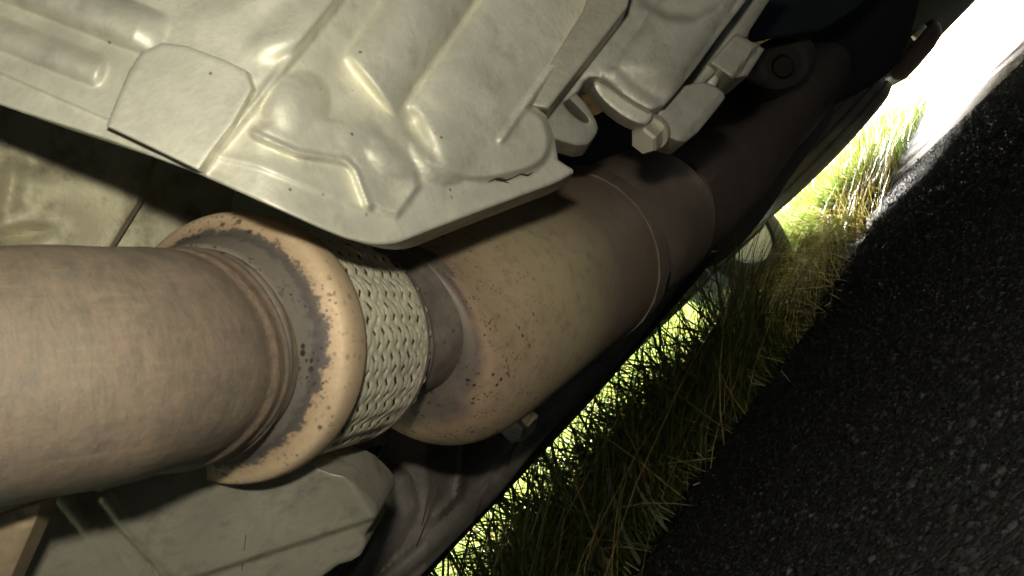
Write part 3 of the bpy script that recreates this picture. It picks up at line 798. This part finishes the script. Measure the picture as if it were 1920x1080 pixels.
lk = empty('torque_link', px(1300, 190, .38), 'grey link block with hex bolt hanging from the bracket end', 'link')
relief('link_block', [(1226, 218), (1274, 160), (1290, 160), (1312, 152), (1340, 160), (1361, 178), (1356, 190), (1292, 268), (1262, 264), (1232, 244)], lambda x, y: .392+1e-4*(x-1290), ALU_B, lk,
       lambda x, y: -5*sm(0, 4, (x-1350)*.75+(y-190)*.62+8), .035, 6, 6, 1)
relief('upper_block', [(1330, 118), (1376, 66), (1384, 64), (1434, 92), (1402, 142), (1374, 148)], lambda x, y: .420+5e-5*(x-1380), STEEL_P, lk,
       lambda x, y: -16*sm(0, 6, .8*(x-1384)+.6*(y-130)), .04, 5, 6)
relief('beam', [(1286, 168), (1300, 176), (1336, 142), (1400, 66), (1475, -50), (1412, -50), (1352, 60)], lambda x, y: .428+5e-5*(x-1380), ALU_B, lk, lambda x, y: ridge(x, y, [(1300, 165), (1440, -50)], 26, 9), .03, 5, 8)
relief('link_pin', [(1308, 158), (1334, 128), (1350, 140), (1344, 164), (1322, 172)], .430, STEEL_P, lk, None, .02, 6, 6, 1)
# bolt: washer and hexagon head
ba = C(1262, 205, .402); bb = C(1206, 266, .384); bd = (bb-ba)/np.linalg.norm(bb-ba); bl = np.linalg.norm(bb-ba)
bo = revolve('bolt', ba, bb, [(0, .0045), (bl*.62, .0045), (bl*.63, .0072), (bl*.70, .0075), (bl*.74, .0072), (bl*.75, .005)], STEEL_P, lk, 32, 30)
revolve('hex_head', ba+bd*bl*.75, bb, [(0, .0055), (0, .0061), (bl*.22, .0062), (bl*.27, .0052)], STEEL_P, bo, 6, 20)

# ------------------------------------------------------------------ casting and sheet metal behind the exhaust
sh = empty('heat_shield', px(120, 380, .36), 'dull yellow grey heat shield sheet behind the rusty pipe', 'heat shield')
def sh_h(x, y):
    return bump(x, y, (60, 300), 60, 30, 20, 26)-bump(x, y, (40, 440), 60, 16, -8, 30)-bump(x, y, (20, 350), 20, 70, 10, 20)+bump(x, y, (120, 420), 60, 40, 10, 14)
relief('shield_sheet', [(-120, 120), (140, 180), (300, 260), (258, 380), (196, 480), (150, 560), (-120, 560)], lambda x, y: .345+1e-4*(x-100), SHIELD, sh, sh_h, .004, 4, 9)
relief('shield_edge', [(266, 372), (300, 250), (460, 300), (420, 420), (330, 520), (180, 540), (204, 474)], lambda x, y: .372+1e-4*(x-250), SHIELD, sh, None, .003, 4, 11)

gb = empty('gearbox_casing', px(400, 1000, .36), 'grey cast gearbox casing with raised edge below the woven joint', 'gearbox')
def gb_h(x, y):
    lx = x-(205+(y-940)*.98)
    h = 26*sm(-8, 8, lx)
    h = smax(h, ridge(x, y, [(200, 935), (240, 985), (345, 1095), (380, 1130)], 19, 40), 8)
    h = smax(h, ridge(x, y, [(120, 930), (165, 985), (240, 1100)], 20, 20), 6)
    fx = x-(600+(y-890)*.66)                       # bright end facet, then the step at its foot
    h = h+np.where(fx > 0, .55*fx, 0)*sm(70, 40, fx)*sm(1015, 995, y)
    h -= 20*sm(-4, 4, y-(1066-.33*(x-420)))
    h -= 5*sm(14, -14, np.abs(x-(440+(y-960)*.75))-22)
    return h
relief('casing_body', [(30, 960), (120, 900), (260, 860), (560, 860), (612, 886), (652, 894), (690, 926), (710, 950), (704, 975), (684, 1000), (688, 1020), (672, 1048), (622, 1062), (560, 1130), (20, 1130)],
       lambda x, y: .292+1.3e-4*(x-300)+1.2e-4*(y-1000), ALU_D, gb, gb_h, .05, 7, 5, 1)

st = empty('pipe_bracket', px(20, 1010, .24), 'small tan steel bracket below the near pipe', 'bracket')
relief('bracket_plate', [(-60, 985), (0, 965), (40, 950), (80, 940), (64, 985), (40, 1040), (0, 1130), (-60, 1130)], lambda x, y: .222+1e-4*(y-950), TANBR, st, lambda x, y: 10*sm(12, -12, poly_sd(x, y, [(-90, 1000), (30, 965), (52, 990), (-20, 1150), (-90, 1150)])), .008, 4, 7)

# ------------------------------------------------------------------ subframe
sf = empty('subframe', px(830, 950, .55), 'dark pressed steel subframe with flanged rail behind the converter', 'subframe')
def sf_h(x, y):
    h = 16*np.exp(-(line_d(x, y, [(868, 800), (866, 880), (856, 930), (820, 965)])/7)**2)
    h += ridge(x, y, [(1120, 700), (990, 830), (930, 910), (820, 1010), (690, 1120)], 18, 16)
    h -= 26*sm(8, -10, poly_sd(x, y, [(600, 880), (690, 872), (735, 905), (738, 950), (700, 1010), (640, 1090), (560, 1000)]))
    h += ridge(x, y, [(690, 868), (750, 905), (762, 950), (730, 1010), (660, 1095)], 24, 14)
    h -= 20*sm(10, -10, poly_sd(x, y, [(880, 800), (1030, 730), (1010, 780), (900, 910), (872, 930)]))*.5
    return h
relief('frame_pressing', [(560, 850), (760, 800), (960, 690), (1120, 560), (1240, 480), (1300, 490), (1250, 575), (1130, 715), (1050, 790), (1010, 835), (940, 925), (890, 975), (760, 1110), (740, 1140), (560, 1140)],
       lambda x, y: .56+4e-4*(x-800)*(x > 800)+6e-5*(x-800)*(x <= 800), GREYPAINT, sf, sf_h, .03, 8, 6, 1)
relief('lower_rail', [(1300, 470), (1350, 470), (1318, 512), (1120, 740), (960, 912), (820, 1060), (750, 1140), (700, 1140), (900, 950), (1010, 830), (1130, 700)], lambda x, y: .64+5e-4*(x-800)*(x > 800), BLACKPAINT, sf, None, .04, 10, 10)
bq = C(964, 806, .575); bq2 = C(986, 786, .60)
bh = revolve('bolt_head', bq2, bq, [(0, .0085), (.02, .0085), (.026, .0085), (.029, .0065)], ALU_D, sf, 6, 20)
relief('tube_end', [(612, 886), (680, 850), (722, 846), (700, 866), (640, 888)], .47, BLACKPAINT, sf, None, .02, 8, 8, 1)

# ------------------------------------------------------------------ suspension parts and panels in the dark
sa = empty('suspension_arm', px(1470, 120, .75), 'dark suspension arm eye with round rubber bush and bolt', 'suspension arm')
relief('arm_plate', [(1390, 150), (1416, 92), (1440, 72), (1500, 66), (1530, 80), (1528, 120), (1500, 158), (1460, 170), (1420, 164)], lambda x, y: .72+4e-4*(x-1450), BUSH, sa, lambda x, y: -6*sm(30, 36, np.hypot(x-1462, y-120))+8*sm(44, 54, np.hypot(x-1462, y-120)), .05, 8, 7, 2)
p0 = C(1464, 122, .73); p1 = C(1470, 126, .70)
revolve('bush_bolt', p0, p1, [(0, .008), (.022, .008), (.027, .007), (.028, .003)], DARKBOLT, sa, 24, 30)
relief('arm_web', [(1420, 70), (1560, 40), (1700, -60), (1740, -60), (1700, 96), (1655, 150), (1560, 200), (1480, 200)], lambda x, y: .9+8e-4*(x-1450), UNDERSEAL, sa, lambda x, y: ridge(x, y, [(1420, 80), (1540, 60), (1620, 0)], 20, 18), .04, 10, 12, 1)
pn = empty('splash_panel', px(1480, 20, .62), 'dark blue grey splash panel beside the engine beam', 'panel')
relief('panel_sheet', [(1405, 78), (1420, -60), (1680, -60), (1600, 20), (1540, 56), (1470, 66)], lambda x, y: .60+6e-4*(x-1420), BLUEPAINT, pn, lambda x, y: bump(x, y, (1520, -20), 90, 50, -30, 24), .004, 5, 10)

tn = empty('floor_tunnel', px(1420, 330, .95), 'dark floor tunnel rail beside the rear exhaust pipe', 'chassis rail')
relief('tunnel_rail', [(1290, 500), (1330, 420), (1430, 300), (1540, 190), (1575, 195), (1540, 260), (1490, 320), (1430, 412), (1380, 470), (1330, 505)], lambda x, y: 1.15+2.2e-3*(x-1300), UNDERSEAL, tn, lambda x, y: ridge(x, y, [(1310, 470), (1450, 330), (1640, 110)], 24, 12), .05, 8, 11, 1)
relief('shield_corner', [(1322, 385), (1345, 378), (1376, 400), (1330, 436)], .80, BELT, tn, None, .006, 4, 7)
tube('brake_pipe', np.array([C(1565, 185, 1.45), C(1520, 245, 1.32), C(1470, 300, 1.2), C(1420, 352, 1.1), C(1370, 402, 1.03)]), .0022, GREYPAINT, tn, 10)

# ------------------------------------------------------------------ spare tyre slung under the boot
def tyre_profile(R, W, rr):
    return [(-W/2*.8, rr), (-W/2, rr+.02), (-W/2*1.02, (R+rr)/2), (-W/2*.97, R-.018), (-W/2*.86, R-.004)]
sp = empty('spare_wheel', (2.4, .93, .172), 'dusty spare tyre, lightened for daylight, slung flat below the dark boot floor', 'spare wheel')
def tyre(name, a, b, R, W, rr, parent, m, groove=4, dust=None):
    pr = tyre_profile(R, W, rr)
    k = groove
    for i in range(k):
        z0 = -W/2*.86+(i)*(W*.86/k); z1 = z0+W*.86/k
        pr += [(z0+.002, R), (z1-.004, R+.001), (z1-.0038, R-.007), (z1-.0005, R-.007)]
    pr += [(W/2*.86, R-.004), (W/2*.97, R-.018), (W/2*1.02, (R+rr)/2), (W/2, rr+.02), (W/2*.8, rr), (-W/2*.8, rr)]
    pr = [(z+W/2, r) for z, r in pr]
    return revolve(name, a, b, pr, m, parent, 120, 30, caps=False)
ta = np.array([2.40, .935, .172]); tb = ta+np.array([-.014, -.006, .16])
tyre('tyre', ta, tb, .245, .13, .15, sp, LITRUBBER, 5)
revolve('rim', ta, tb, [(.02, .149), (.03, .142), (.05, .13), (.06, .06), (.06, .01)], BLACKPAINT, sp, 64, 40)

mf = empty('rear_silencer', px(1720, 95, 3.3), 'brown black rounded silencer box below the rear apron', 'silencer')
relief('silencer_box', [(1664, 140), (1690, 104), (1738, 40), (1752, 34), (1764, 46), (1768, 70), (1704, 146), (1690, 152), (1670, 150)], 3.25, BROWNBOX, mf, None, .14, 10, 6, 1)
relief('silencer_strap', [(1712, 66), (1732, 44), (1738, 50), (1718, 74)], 3.22, STEEL_P, mf, None, .02, 2, 5)

# ------------------------------------------------------------------ the car's far rear wheel, in the grass
wa = np.array([2.76, 1.41, .283]); wb = np.array([2.76, 1.61, .283])
rim = revolve('wheel', wa, wb, [(.004, .190), (.002, .186), (.006, .181), (.02, .176), (.05, .172), (.10, .168), (.125, .150), (.13, .06), (.12, .055), (.12, .01)], RIM, body, 80, 35)
rim['label'] = 'wheel with pale silver rim standing in the grass'
tyre('tyre', wa, wb, .288, .165, .185, rim, RUBBER, 4)
revolve('hub', wa, wb, [(-.02, .02), (-.02, .085), (.0, .095), (.05, .095), (.06, .06), (.11, .05)], BLACKPAINT, rim, 48, 30)

# ------------------------------------------------------------------ scattered straw
V = []; Q = []
for i in range(46):
    x = rng.uniform(.35, 2.0); y = edge_y(x)-abs(rng.normal(0, .04)) if i < 46 else rng.uniform(.1, .7)
    a = rng.uniform(0, math.pi); l = rng.uniform(.003, .010) if i > 0 else rng.uniform(.02, .03); wd = rng.uniform(.0003, .0008)
    d = np.array([math.cos(a), math.sin(a), 0]); nn = np.array([-d[1], d[0], 0]); c = np.array([x, y, .008+rng.random()*.006]); k = len(V)
    e = d*l/2+np.array([0, 0, rng.uniform(0, .008)])
    for q in (c-e-nn*wd, c-e+nn*wd, c+e+nn*wd, c+e-nn*wd, c-e+[0, 0, .0012], c+e+[0, 0, .0012]): V.append(q)
    Q += [(k, k+1, k+4), (k+2, k+3, k+5), (k, k+4, k+5, k+3), (k+1, k+2, k+5, k+4), (k, k+3, k+2, k+1)]
tag(link('straw_litter', mesh('straw_litter', V, Q, False), STRAW), 'short pale straw bits scattered on the dark asphalt', 'straw', kind='stuff')
